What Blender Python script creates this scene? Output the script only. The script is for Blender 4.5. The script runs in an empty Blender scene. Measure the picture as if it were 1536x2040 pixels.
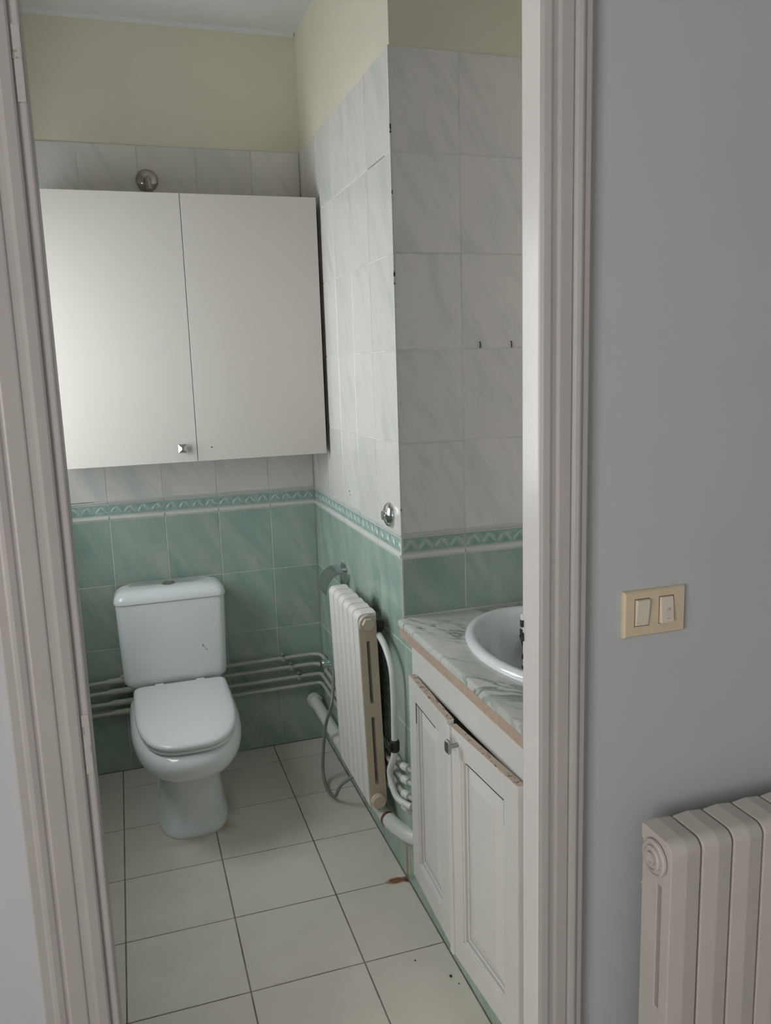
import bpy, bmesh, math, random
from mathutils import Vector, Matrix
random.seed(7)
scn = bpy.context.scene
COL = scn.collection
PI = math.pi

# ------------------------------------------------------------------ camera
cam_d = bpy.data.cameras.new('camera'); cam = bpy.data.objects.new('camera', cam_d); COL.objects.link(cam)
cam_d.sensor_fit = 'HORIZONTAL'; cam_d.sensor_width = 36; cam_d.lens = 38.105
cam_d.clip_start = 0.02
_r = Vector((0.95086, -0.30805, -0.03098)); _u = Vector((0.08297, 0.15713, 0.98409)); _f = Vector((0.29828, 0.9383, -0.17497))
_m = Matrix((_r, _u, -_f)).transposed().to_4x4(); _m.translation = (-0.7179, -3.1937, 1.5434)
cam.matrix_world = _m
scn.camera = cam

# ------------------------------------------------------------------ light and exposure
scn.view_settings.view_transform = 'Standard'; scn.view_settings.look = 'None'
scn.view_settings.gamma = 1; scn.view_settings.use_curve_mapping = False
scn.view_settings.exposure = 1.0
scn.cycles.max_bounces = 10; scn.cycles.diffuse_bounces = 6; scn.cycles.use_denoising = True
scn.cycles.sample_clamp_indirect = 4
world = bpy.data.worlds.new('world'); scn.world = world; world.use_nodes = True
wb = world.node_tree.nodes['Background']; wb.inputs[0].default_value = (.78, .87, 1, 1); wb.inputs[1].default_value = 1.0

def window_light(name, loc, rot, sx, sy, power, color):
    l = bpy.data.lights.new(name, 'AREA'); l.shape = 'RECTANGLE'; l.size = sx; l.size_y = sy
    l.energy = power; l.color = color
    o = bpy.data.objects.new(name, l); COL.objects.link(o); o.location = loc; o.rotation_euler = rot
    return o
XL = -1.196                      # left wall of the bathroom
BW = (-1.10, -0.40, 1.02, 2.06)   # bathroom window  y0,y1,z0,z1
HX = -2.30                      # left wall of the hall
HW = (-4.70, -3.20, 0.75, 2.15)   # hall window
window_light('daylight_bathroom_window', (XL-.16, (BW[0]+BW[1])/2, (BW[2]+BW[3])/2), (0, -PI/2, 0), BW[3]-BW[2], BW[1]-BW[0], 10.6, (.925, .965, 1.0))
window_light('daylight_hall_window', (HX-.16, (HW[0]+HW[1])/2, (HW[2]+HW[3])/2), (0, -PI/2, 0), HW[3]-HW[2], HW[1]-HW[0], 33.5, (1.0, .955, .90))

# ------------------------------------------------------------------ mesh helpers
class MB:
    def __init__(s): s.v = []; s.f = []; s.m = []; s.mi = 0
    def face(s, idx): s.f.append(tuple(idx)); s.m.append(s.mi)
    def add(s, vs): b = len(s.v); s.v += [tuple(q) for q in vs]; return b
    def box(s, a, c):
        x0, y0, z0 = [min(p, q) for p, q in zip(a, c)]; x1, y1, z1 = [max(p, q) for p, q in zip(a, c)]
        b = s.add([(x0,y0,z0),(x1,y0,z0),(x1,y1,z0),(x0,y1,z0),(x0,y0,z1),(x1,y0,z1),(x1,y1,z1),(x0,y1,z1)])
        for q in ((0,3,2,1),(4,5,6,7),(0,1,5,4),(1,2,6,5),(2,3,7,6),(3,0,4,7)): s.face([b+i for i in q])
        return s
    def rings(s, rings, cap0=True, cap1=True, closed=True):
        n = len(rings[0]); bs = [s.add(r) for r in rings]
        for i in range(len(rings)-1):
            for k in range(n if closed else n-1):
                k2 = (k+1) % n
                s.face((bs[i]+k, bs[i]+k2, bs[i+1]+k2, bs[i+1]+k))
        if cap0: s.face([bs[0]+k for k in range(n)][::-1])
        if cap1: s.face([bs[-1]+k for k in range(n)])
        return s
    def prism(s, pts2, a0, a1, fn):
        """pts2 outline; fn(p,q,a)->xyz"""
        return s.rings([[fn(p, q, a0) for p, q in pts2], [fn(p, q, a1) for p, q in pts2]])
    def tube(s, path, r, seg=10, caps=True):
        P = [Vector(p) for p in path]; rr = r if isinstance(r, (list, tuple)) else [r]*len(P)
        T = []
        for i in range(len(P)):
            t = (P[min(i+1, len(P)-1)]-P[max(i-1, 0)]); T.append(t.normalized())
        up = Vector((0, 0, 1)) if abs(T[0].z) < .9 else Vector((1, 0, 0))
        n = T[0].cross(up).normalized(); rings = []
        for i in range(len(P)):
            n = (n - T[i]*n.dot(T[i])).normalized(); b = T[i].cross(n)
            rings.append([P[i]+(n*math.cos(2*PI*k/seg)+b*math.sin(2*PI*k/seg))*rr[i] for k in range(seg)])
        return s.rings(rings, caps, caps)
    def lathe(s, prof, axis_o, axis, seg=24, cap0=True, cap1=True, flat=None):
        o = Vector(axis_o); a = Vector(axis).normalized()
        up = Vector((0, 0, 1)) if abs(a.z) < .9 else Vector((1, 0, 0))
        e1 = a.cross(up).normalized(); e2 = a.cross(e1)
        return s.rings([[o+a*h+(e1*math.cos(2*PI*k/seg)+e2*math.sin(2*PI*k/seg))*r for k in range(seg)] for r, h in prof], cap0, cap1)
    def build(s, name, mats, parent=None, smooth=False, bevel=0, seg=2, subsurf=0, origin=None, angle=40):
        me = bpy.data.meshes.new(name)
        og = Vector(origin) if origin is not None else Vector((0, 0, 0))
        base = og
        if parent is not None and '_base' in parent: base = Vector(parent['_base'])
        me.from_pydata([tuple(Vector(q)-(og if origin is not None else base)) for q in s.v], [], s.f)
        if not isinstance(mats, (list, tuple)): mats = [mats]
        for m in mats: me.materials.append(m)
        me.polygons.foreach_set('material_index', s.m)
        bm = bmesh.new(); bm.from_mesh(me); bmesh.ops.recalc_face_normals(bm, faces=bm.faces); bm.to_mesh(me); bm.free()
        if smooth: me.polygons.foreach_set('use_smooth', [True]*len(me.polygons))
        o = bpy.data.objects.new(name, me); COL.objects.link(o)
        if origin is not None: o.location = og - (Vector(parent['_base']) if parent is not None and '_base' in parent else Vector((0,0,0)))
        if parent is not None:
            o.parent = parent
            if '_base' in parent and origin is None: o['_base'] = list(parent['_base'])
        if bevel:
            b = o.modifiers.new('bevel', 'BEVEL'); b.width = bevel; b.segments = seg; b.limit_method = 'ANGLE'; b.angle_limit = math.radians(angle)
            if smooth is None or smooth is False: pass
        if subsurf:
            u = o.modifiers.new('sub', 'SUBSURF'); u.levels = subsurf; u.render_levels = subsurf
        if smooth and not subsurf:
            try:
                me.set_sharp_from_angle(angle=math.radians(angle))
            except Exception: pass
        return o

def tag(o, label, cat, group=None):
    o['label'] = label; o['category'] = cat
    if group: o['group'] = group
    return o
def struct(o): o['kind'] = 'structure'; return o
def thing(name, label, cat, loc, group=None):
    e = bpy.data.objects.new(name, None); COL.objects.link(e); e.location = loc; e.empty_display_size = .05
    e['_base'] = list(loc)
    return tag(e, label, cat, group)

def round_path(pts, rad=.03, n=6):
    P = [Vector(p) for p in pts]; out = [P[0]]
    for i in range(1, len(P)-1):
        a, b, c = P[i-1], P[i], P[i+1]
        d1 = (a-b); d2 = (c-b); r = min(rad, d1.length*.48, d2.length*.48)
        p0 = b+d1.normalized()*r; p1 = b+d2.normalized()*r
        for k in range(n+1):
            t = k/n; out.append(p0*(1-t)**2+b*2*t*(1-t)+p1*t*t)
    out.append(P[-1]); return out

# ------------------------------------------------------------------ materials
def mat(name, color=(.8,.8,.8), rough=.5, metal=0, spec=.5, coat=0):
    m = bpy.data.materials.new(name); m.use_nodes = True
    b = m.node_tree.nodes['Principled BSDF']
    b.inputs['Base Color'].default_value = (*color, 1); b.inputs['Roughness'].default_value = rough
    b.inputs['Metallic'].default_value = metal; b.inputs['Specular IOR Level'].default_value = spec
    b.inputs['Coat Weight'].default_value = coat
    return m
class NT:
    def __init__(s, m): s.t = m.node_tree; s.b = s.t.nodes['Principled BSDF']
    def n(s, typ, **kw):
        x = s.t.nodes.new(typ)
        for k, v in kw.items():
            if k.startswith('i_'):
                key = k[2:]; x.inputs[int(key) if key.isdigit() else key].default_value = v
            else: setattr(x, k, v)
        return x
    def l(s, a, b): s.t.links.new(a, b)
    def math(s, op, a, b=None, c=None, clamp=False):
        x = s.n('ShaderNodeMath', operation=op, use_clamp=clamp)
        for i, q in enumerate((a, b, c)):
            if q is None: continue
            if isinstance(q, (int, float)): x.inputs[i].default_value = q
            else: s.l(q, x.inputs[i])
        return x.outputs[0]
    def mix(s, fac, a, b):
        x = s.n('ShaderNodeMix', data_type='RGBA')
        if isinstance(fac, (int, float)): x.inputs[0].default_value = fac
        else: s.l(fac, x.inputs[0])
        for i, q in ((6, a), (7, b)):
            if isinstance(q, tuple): x.inputs[i].default_value = (*q, 1)
            else: s.l(q, x.inputs[i])
        return x.outputs[2]
    def ramp(s, fac, stops):
        x = s.n('ShaderNodeValToRGB'); e = x.color_ramp.elements
        while len(e) < len(stops): e.new(.5)
        for el, (p, c) in zip(e, stops): el.position = p; el.color = (*c, 1) if len(c) == 3 else c
        s.l(fac, x.inputs[0]); return x.outputs[0]
    def noise(s, vec, scale, detail=4, rough=.55, dist=0):
        x = s.n('ShaderNodeTexNoise'); x.inputs['Scale'].default_value = scale; x.inputs['Detail'].default_value = detail
        x.inputs['Roughness'].default_value = rough; x.inputs['Distortion'].default_value = dist
        if vec is not None: s.l(vec, x.inputs['Vector'])
        return x.outputs['Fac']
    def coord(s, kind='Object'): return s.n('ShaderNodeTexCoord').outputs[kind]
    def pos(s): return s.n('ShaderNodeNewGeometry').outputs['Position']
    def mapping(s, vec, loc=(0,0,0), rot=(0,0,0), scale=(1,1,1)):
        x = s.n('ShaderNodeMapping'); x.inputs['Location'].default_value = loc; x.inputs['Rotation'].default_value = rot; x.inputs['Scale'].default_value = scale
        s.l(vec, x.inputs['Vector']); return x.outputs[0]
    def bump(s, h, strength=.1, dist=.01):
        x = s.n('ShaderNodeBump'); x.inputs['Strength'].default_value = strength; x.inputs['Distance'].default_value = dist
        s.l(h, x.inputs['Height']); s.l(x.outputs[0], s.b.inputs['Normal'])
    def color(s, c): s.l(c, s.b.inputs['Base Color'])

def per_object_coord(t):
    oi = t.n('ShaderNodeObjectInfo').outputs['Random']
    c = t.n('ShaderNodeCombineXYZ'); t.l(t.math('MULTIPLY', oi, 37.0), c.inputs[0]); t.l(t.math('MULTIPLY', oi, 91.0), c.inputs[2])
    a = t.n('ShaderNodeVectorMath', operation='ADD'); t.l(t.coord(), a.inputs[0]); t.l(c.outputs[0], a.inputs[1])
    return a.outputs[0], oi

def marble_tile(name, light, mid, dark, rough=.22, rust_and_dark=None, vein=.6):
    m = mat(name, mid, rough); t = NT(m)
    vec, rnd = per_object_coord(t)
    v = t.mapping(t.mapping(vec, rot=(0, math.radians(28), 0)), scale=(6.5, 6.5, 1.6))   # streaks lean like a backslash
    n1 = t.noise(v, 1.9, 2.5, .5, .4); n2 = t.noise(v, 3.9, 3, .55, .6)
    c = t.ramp(n1, [(.25, dark), (.46, mid), (.72, light)])
    c = t.mix(t.math('MULTIPLY', t.ramp(n2, [(.54, (0,0,0)), (.72, (1,1,1))]), vein), c, dark)
    br = t.math('MULTIPLY_ADD', rnd, .10, .95)
    h = t.n('ShaderNodeHueSaturation'); t.l(br, h.inputs['Value']); t.l(c, h.inputs['Color']); c = h.outputs[0]
    if rust_and_dark:
        for (px, py, pz, sx, sy, sz, col, k) in rust_and_dark:
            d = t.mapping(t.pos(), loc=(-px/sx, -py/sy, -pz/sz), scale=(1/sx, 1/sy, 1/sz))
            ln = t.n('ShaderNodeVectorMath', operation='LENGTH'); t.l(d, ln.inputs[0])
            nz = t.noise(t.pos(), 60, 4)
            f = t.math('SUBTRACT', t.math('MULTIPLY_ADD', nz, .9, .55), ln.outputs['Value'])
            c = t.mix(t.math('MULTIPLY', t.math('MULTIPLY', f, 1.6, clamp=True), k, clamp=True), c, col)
    t.color(c)
    return m

RUST = (.30, .13, .04)
m_teal = marble_tile('teal_glazed_tile', (.42, .475, .40), (.32, .42, .36), (.235, .345, .30), rust_and_dark=[(0, -.80, .56, .4, .125, .22, (.02,.024,.021), 1.0), (0, -.80, .80, .4, .07, .04, (.03,.034,.03), .9), (0, -1.045, .05, .05, .012, .13, (.28,.15,.045), 1.0)])  # two near-black patches behind the radiator, then a rust streak near the corner
m_white = marble_tile('white_marbled_tile', (.70, .665, .625), (.675, .65, .612), (.53, .565, .54), vein=.55)
m_floor = mat('beige_floor_tile', (.50,.48,.42), .33)
t = NT(m_floor); vec, rnd = per_object_coord(t)
c = t.ramp(t.noise(vec, 9, 4), [(.3, (.70,.65,.575)), (.7, (.75,.70,.62))])
h = t.n('ShaderNodeHueSaturation'); t.l(t.math('MULTIPLY_ADD', rnd, .06, .97), h.inputs['Value']); t.l(c, h.inputs['Color']); c = h.outputs[0]
nz = t.noise(t.pos(), 28, 5, .65)
def stain(c, p, s, col, k, thr=.55):
    d = t.mapping(t.pos(), loc=(-p[0]/s[0], -p[1]/s[1], 0), scale=(1/s[0], 1/s[1], 0))
    ln = t.n('ShaderNodeVectorMath', operation='LENGTH'); t.l(d, ln.inputs[0])
    f = t.math('SUBTRACT', t.math('MULTIPLY_ADD', nz, 1.0, thr-.05), ln.outputs['Value'])
    return t.mix(t.math('MULTIPLY', f, k, clamp=True), c, col)
c = stain(c, (-.035, -1.045), (.042, .019), (.27,.10,.03), 2.4)
c = stain(c, (-.005, -1.05), (.014, .02), (.10,.05,.03), 1.5)
c = stain(c, (-.50, -.55), (.06, .05), (.33,.24,.12), .7)
c = stain(c, (-.47, -.38), (.05, .16), (.33,.25,.14), .55)
c = stain(c, (-.62, -.60), (.10, .03), (.33,.25,.14), .5)
t.color(c); t.bump(t.noise(vec, 40, 2), .03, .002)
m_grout = mat('pale_grout', (.55,.56,.52), .9); t = NT(m_grout)
t.color(t.ramp(t.noise(t.pos(), 7, 4), [(.35, (.53,.53,.475)), (.65, (.68,.69,.64))]))
m_fgrout = mat('dark_floor_grout', (.16,.14,.11), .9); t = NT(m_fgrout)
t.color(t.ramp(t.noise(t.pos(), 11, 4), [(.35, (.12,.105,.085)), (.7, (.27,.25,.21))]))

def paint(name, col, rough=.6, var=.04, scale=3.0, bump=.05, bscale=160):
    m = mat(name, col, rough); t = NT(m)
    a = tuple(x*(1-var) for x in col); b = tuple(min(1, x*(1+var)) for x in col)
    t.color(t.ramp(t.noise(t.pos(), scale, 5), [(.3, a), (.7, b)])); t.bump(t.noise(t.pos(), bscale, 2), bump, .002)
    return m
m_olive = paint('cream_wall_paint', (.68,.645,.53), .65, .05, 2.2, .12, 120)
m_ceil = paint('ceiling_paint', (.62,.64,.60), .8)
m_blue = paint('grey_blue_wall_paint', (.48,.49,.505), .62, .03, 2.5, .10, 90)
m_wood = paint('white_gloss_wood_paint', (.70,.675,.65), .24, .03, 9, .03, 60)
m_cas = paint('dull_pinkish_casing_paint', (.415,.388,.37), .42, .03, 9, .03, 60)
m_cab = paint('white_laminate', (.58,.548,.497), .62, .015, 2, .01)
m_cab.node_tree.nodes['Principled BSDF'].inputs['Specular IOR Level'].default_value = .2
m_cab_in = mat('cabinet_dark_edge', (.10,.085,.07), .8)
m_rad = paint('cream_radiator_enamel', (.78,.745,.70), .38, .03, 14, .05, 120)
m_radh = paint('old_ivory_radiator_enamel', (.52,.487,.445), .38, .03, 14, .05, 120)
m_oldchrome = mat('tarnished_chrome', (.40,.385,.36), .15, 1)
m_cer = mat('white_ceramic', (.76,.79,.80), .10, 0, .5, .3)
m_seat = mat('white_plastic_lid', (.77,.80,.80), .22)
m_chrome = mat('chrome', (.72,.73,.75), .12, 1)
m_dullchrome = mat('dull_nickel', (.42,.42,.40), .32, 1)
m_satin = mat('satin_steel', (.58,.60,.60), .24, 1)
m_pipe = paint('cream_painted_pipe', (.46,.455,.39), .45, .06, 30, .05)
m_pipew = paint('white_painted_drain', (.66,.67,.63), .35, .06, 12, .04)
m_dark = mat('black_gap', (.02,.017,.015), .9)
m_darkm = mat('dark_iron', (.05,.045,.04), .5, .6)
m_hose = mat('grey_green_hose', (.24,.27,.22), .45)
m_ivory = paint('ivory_plastic', (.62,.52,.37), .35, .02, 20, .01)
m_ivory2 = paint('pale_ivory_plastic', (.66,.60,.50), .35, .02, 20, .01)
m_brown = paint('bare_chipboard', (.45,.34,.26), .8, .08, 60, .2, 200)
m_glass = None

# vanity paint with chips
def chipped(name, col, amount, chipcol=(.33,.22,.15), scale=55):
    m = paint(name, col, .42, .03, 8); t = NT(m)
    base = m.node_tree.nodes['Principled BSDF'].inputs['Base Color'].links[0].from_socket
    f = t.ramp(t.noise(t.pos(), scale, 5, .6), [(amount, (0,0,0)), (amount+.03, (1,1,1))])
    t.color(t.mix(f, base, chipcol)); return m
m_van = paint('white_vanity_paint', (.68,.665,.63), .42, .03, 8, .04, 70)
m_van_worn = chipped('worn_vanity_edge', (.50,.39,.32), .57, (.20,.11,.07), 60)
m_plug = chipped('chipped_plug', (.56,.48,.41), .66, (.22,.14,.10), 160)
m_radend = chipped('yellowed_radiator_end', (.64,.53,.42), .70, (.30,.15,.08), 50)

# marbled laminate
m_marble = mat('grey_marble_laminate', (.55,.56,.52), .22); t = NT(m_marble)
v = t.mapping(t.mapping(t.pos(), rot=(0, 0, math.radians(-38))), scale=(7, 2.4, 4))
n1 = t.noise(v, 1.5, 4, .6, 1.0); n2 = t.noise(v, .9, 3); n3 = t.noise(t.pos(), 9, 4)
vein = t.math('ABSOLUTE', t.math('SUBTRACT', n1, .5))
fine = t.ramp(vein, [(.0, (1,1,1)), (.012, (.75,.75,.75)), (.045, (0,0,0))])
gate = t.ramp(n2, [(.46, (0,0,0)), (.60, (1,1,1))])
c = t.ramp(n3, [(.3, (.47,.485,.45)), (.7, (.62,.62,.58))])
c = t.mix(t.math('MULTIPLY', fine, .35), c, (.33,.37,.33))
c = t.mix(t.math('MULTIPLY', fine, gate), c, (.20,.24,.205))
t.color(c)

m_bordbase = mat('border_grey_trim', (.52,.54,.51), .3)
m_bordlight = mat('border_pale_bead', (.66,.67,.63), .25)
m_bordteal = mat('border_teal_band', (.20,.40,.36), .25); t = NT(m_bordteal)
vec, rnd = per_object_coord(t)
t.color(t.ramp(t.noise(vec, 45, 3), [(.35, (.21,.36,.31)), (.65, (.37,.47,.42))]))
m_bordleaf = mat('border_pale_leaf', (.45,.56,.52), .25); t = NT(m_bordleaf)
vec, rnd = per_object_coord(t)
t.color(t.ramp(t.noise(vec, 60, 3), [(.35, (.37,.47,.42)), (.65, (.49,.55,.50))]))

# ------------------------------------------------------------------ tiles
TILE_T = .007; GAP = .003
_tiles = {}
def tile_mesh(w, h, mt, flat=False):
    key = (round(w, 4), round(h, 4), mt.name, flat)
    if key in _tiles: return _tiles[key]
    e = .0013; a, b = w/2, h/2; s = MB()
    def ring(x, z, y): return [(-x, y, -z), (x, y, -z), (x, y, z), (-x, y, z)]
    if flat: # on the floor: thickness downwards
        R = [[(p[0], p[2], -p[1]) for p in ring(a, b, TILE_T)], [(p[0], p[2], -p[1]) for p in ring(a, b, e)], [(p[0], p[2], -p[1]) for p in ring(a-e, b-e, 0)]]
    else: R = [ring(a, b, TILE_T), ring(a, b, e), ring(a-e, b-e, 0)]
    s.rings(R)
    me = bpy.data.meshes.new('tile'); me.from_pydata(s.v, [], s.f); me.materials.append(mt)
    bm = bmesh.new(); bm.from_mesh(me); bmesh.ops.recalc_face_normals(bm, faces=bm.faces); bm.to_mesh(me); bm.free()
    _tiles[key] = me; return me
def put_tile(me, loc, rot, parent, name='tile'):
    o = bpy.data.objects.new(name, me); COL.objects.link(o); o.location = loc
    j = math.radians(.12)
    o.rotation_euler = (rot[0]+random.uniform(-j, j), rot[1], rot[2]+random.uniform(-j, j)); o.parent = parent
    return o
_bord = {}
def border_mesh(w, h):
    key = (round(w, 4), round(h, 4))
    if key in _bord: return _bord[key]
    s = MB(); a = w/2; z0 = -h/2; k = h/.0725
    def strip(prof, mi):  # prof: list (z, y) outer, swept along x
        s.mi = mi
        pts = [(z0+z*k, y) for z, y in prof] + [(z0+prof[-1][0]*k, TILE_T), (z0+prof[0][0]*k, TILE_T)]
        s.rings([[(-a, y, z) for z, y in pts], [(a, y, z) for z, y in pts]])
    strip([(0, .001), (.003, -.003), (.008, -.0045), (.013, -.003), (.016, .001)], 1)          # pale bead
    strip([(.016, .002), (.019, .0), (.0215, .002)], 0)
    strip([(.0215, .0002), (.0575, .0002)], 2)                                             # teal band
    strip([(.0575, .002), (.060, -.001), (.063, .0005)], 0)
    strip([(.063, .0005), (.067, -.002), (.0725, .0)], 0)
    # twisted leaf relief
    n = max(1, round(w/.05)); step = w/n; s.mi = 3
    for i in range(n):
        cx = -a+step*(i+.5); zc = z0+.0395*k
        for sg, ox in ((1, -.010), (-1, .012)):
            L = .019; W = .0062; ang = math.radians(52)*sg; pts = []
            for q in range(8):
                th = 2*PI*q/8; u = L*math.cos(th); vv = W*math.sin(th)*(1-.35*math.cos(th))
                pts.append((cx+ox*step/.05+u*math.cos(ang)-vv*math.sin(ang), zc+(u*math.sin(ang)+vv*math.cos(ang))*.95))
            b = s.add([(p, .0004, z) for p, z in pts]+[(cx+ox*step/.05, -.0032, zc)])
            for q in range(8): s.face((b+q, b+(q+1) % 8, b+8))
    me = bpy.data.meshes.new('border_tile'); me.from_pydata(s.v, [], s.f)
    for m in (m_bordbase, m_bordlight, m_bordteal, m_bordleaf): me.materials.append(m)
    me.polygons.foreach_set('material_index', s.m)
    bm = bmesh.new(); bm.from_mesh(me); bmesh.ops.recalc_face_normals(bm, faces=bm.faces); bm.to_mesh(me); bm.free()
    _bord[key] = me; return me

ZT = [0, .007, .257, .507, .757, 1.007]           # teal rows
ZB = 1.0795                                      # border top
ZW = [ZB] + [ZB+.2532*k for k in range(1, 6)]
HT = ZW[-1]; HC = 2.76
def tile_wall(parent, cols, fn, rot, zmin=0, zmax=9, skip=None):
    """cols: increasing local coordinates; fn(c, z)->world loc"""
    for a, b in zip(cols[:-1], cols[1:]):
        w = b-a-GAP
        if w < .012: continue
        rows = [(ZT[1]-.007, ZT[2], 't')]+[(ZT[i], ZT[i+1], 't') for i in range(2, 5)]+[(ZT[5], ZB, 'b')]+[(ZW[i], ZW[i+1], 'w') for i in range(5)]
        for z0, z1, k in rows:
            z0 = max(z0, zmin); z1 = min(z1, zmax)
            if z1-z0 < .012: continue
            if skip and skip((a+b)/2, (z0+z1)/2): continue
            c = ((a+b)/2); z = (z0+z1)/2
            if k == 'b': put_tile(border_mesh(w, z1-z0-.001), fn(c, z), rot, parent, 'border_tile')
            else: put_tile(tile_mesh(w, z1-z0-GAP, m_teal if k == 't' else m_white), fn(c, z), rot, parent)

# ------------------------------------------------------------------ bathroom shell
YC = -1.073; YD = -2.08; YDB = -1.98; XR = .56; PAINT = .006; TH = .12
b = MB().box((XL-.15, PAINT, -.02), (.3, TH, HC)); wall_back = struct(b.build('wall_back', m_olive))
MB().box((XL, .0015, 0), (0, PAINT, HT)).build('grout_bed', m_grout, wall_back)
colsx = [XL, -.9945, -.792, -.5895, -.3865, -.184, -.001]
tile_wall(wall_back, colsx, lambda c, z: (c, 0, z), (0, 0, 0))

b = MB().box((PAINT, YC+PAINT, -.02), (.28, PAINT, HC)); b.box((PAINT, YC-.062, -.02), (.28, YC+PAINT, .79))
wall_right = struct(b.build('wall_right', m_olive))
MB().box((.0015, YC, 0), (PAINT, 0, HT)).box((.0015, YC-.062, 0), (PAINT, YC, .79)).build('grout_bed', m_grout, wall_right)
colsy = [.001, .063, .263, .463, .6605, .857, 1.0725]     # distance from the back wall (world -y)
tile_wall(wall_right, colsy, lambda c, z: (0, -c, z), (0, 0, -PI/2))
tile_wall(wall_right, [1.0735, 1.135], lambda c, z: (0, -c, z), (0, 0, -PI/2), zmax=.79)
# chipped grout down the outer corner
m_corner = mat('chipped_corner_grout', (.6,.6,.56), .9); t = NT(m_corner)
vv = t.mapping(t.pos(), scale=(1, 1, 1))
t.color(t.mix(t.ramp(t.noise(vv, 17, 5, .7), [(.60, (0,0,0)), (.63, (1,1,1))]), (.60,.61,.57), (.025,.02,.018)))
MB().box((-.0005, YC-.0012, .84), (.0035, YC+.0008, HT)).build('corner_joint', m_corner, wall_right)

b = MB().box((0.28, YC+PAINT, -.02), (XR+.15, YC+TH, HC)); 
wall_niche = struct(b.build('wall_niche', m_olive))
MB().box((.0, YC+.0015, .79), (XR, YC+PAINT, HT)).build('grout_bed', m_grout, wall_niche)
tile_wall(wall_niche, [.0015, .194, .3965, XR-.002], lambda c, z: (c, YC, z), (0, 0, 0), zmin=.8)

wall_vanity = struct(MB().box((XR+.006, YDB, -.02), (XR+TH, YC+PAINT, HC)).build('wall_vanity', m_olive))
MB().box((XR+.0015, YDB, 0), (XR+.006, YC, HT)).build('grout_bed', m_grout, wall_vanity)
tile_wall(wall_vanity, [1.075, 1.277, 1.48, 1.683, 1.886, 1.98], lambda c, z: (XR, -c, z), (0, 0, -PI/2), zmin=.8)

# left wall with the window opening
b = MB()
for (y0, y1, z0, z1) in ((YDB, BW[0], -.02, HC), (BW[1], PAINT, -.02, HC), (BW[0], BW[1], -.02, BW[2]), (BW[0], BW[1], BW[3], HC)):
    b.box((XL-TH, y0, z0), (XL-.006, y1, z1))
wall_left = struct(b.build('wall_left', m_olive))
tile_wall(wall_left, [YDB, -1.78, -1.58, -1.38, -1.18, -.98, -.78, -.58, -.38, -.18, -.002], lambda c, z: (XL, c, z), (0, 0, PI/2),
          skip=lambda c, z: BW[0]-.1 < c < BW[1]+.1 and BW[2]-.13 < z < BW[3]+.13)
def window(name, x, W, wall_t):
    y0, y1, z0, z1 = W; s = MB(); f = .05
    s.box((x-wall_t+.02, y0, z0), (x-wall_t+.07, y0+f, z1)).box((x-wall_t+.02, y1-f, z0), (x-wall_t+.07, y1, z1))
    s.box((x-wall_t+.02, y0+f, z0), (x-wall_t+.07, y1-f, z0+f)).box((x-wall_t+.02, y0+f, z1-f), (x-wall_t+.07, y1-f, z1))
    o = struct(s.build(name, m_wood))
    ym = (y0+y1)/2
    MB().box((x-wall_t+.025, ym-.025, z0+f), (x-wall_t+.065, ym+.025, z1-f)).build('mullion', m_wood, o)
    for a, c in ((y0+f, ym-.025), (ym+.025, y1-f)):
        MB().box((x-wall_t+.042, a, z0+f), (x-wall_t+.048, c, z1-f)).build('pane', m_pane, o)
    MB().box((x-wall_t+.07, y0-.02, z0-.025), (x+.03, y1+.02, z0)).build('window_sill', m_wood, o)
    return o
m_pane = bpy.data.materials.new('window_glass'); m_pane.use_nodes = True
nt = m_pane.node_tree; nt.nodes.clear()
o_ = nt.nodes.new('ShaderNodeOutputMaterial'); mx = nt.nodes.new('ShaderNodeMixShader'); tr = nt.nodes.new('ShaderNodeBsdfTransparent'); gl = nt.nodes.new('ShaderNodeBsdfGlossy')
gl.inputs['Roughness'].default_value = .02; mx.inputs[0].default_value = .08
nt.links.new(tr.outputs[0], mx.inputs[1]); nt.links.new(gl.outputs[0], mx.inputs[2]); nt.links.new(mx.outputs[0], o_.inputs[0])
window('window_1', XL, BW, TH)

ceiling = struct(MB().box((HX-.2, -5.3, HC), (2.4, .2, HC+.1)).build('ceiling', m_ceil))
# small cove where the walls meet the ceiling
s = MB(); s.rings([[(XL, PAINT, HC-.012), (XL, -.005, HC), (XL, PAINT, HC)], [(0, PAINT, HC-.012), (0, -.005, HC), (0, PAINT, HC)]])
struct(s.build('trim_1', m_ceil))

# floor
floor = struct(MB().box((XL-.1, YD, -.08), (XR+.1, .1, -.0012)).build('floor', m_fgrout))
fx = [-.2263-.3*k for k in range(4)]; fx = [XL]+sorted(q for q in fx if q > XL+.02)+[.0]
fy = [-.1438-.3*k for k in range(7)]; fy = [YD+.0]+sorted(q for q in fy if q > YD+.03)+[0.]
for a, c in zip(fx[:-1], fx[1:]):
    for e, g in zip(fy[:-1], fy[1:]):
        put_tile(tile_mesh(c-a-.0034, g-e-.0034, m_floor, True), ((a+c)/2, (e+g)/2, 0), (0, 0, 0), floor).rotation_euler = (0, 0, 0)
struct(MB().box((HX-.1, -5.3, -.08), (2.4, YD-.002, 0)).build('floor_hall', paint('hall_floor', (.40,.37,.33), .4, .08, 5)))

# tiled plinth under the vanity
PZ = .115
wall_plinth = struct(MB().box((.0015, YDB, 0), (.06, YC-.0625, PZ)).build('wall_plinth', m_grout))
for a, c in zip([1.1355, 1.337, 1.54, 1.743, 1.946], [1.337, 1.54, 1.743, 1.946, 1.979]):
    put_tile(tile_mesh(c-a-GAP, PZ-.001, m_teal), (0, -(a+c)/2, PZ/2), (0, 0, -PI/2), wall_plinth)

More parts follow.
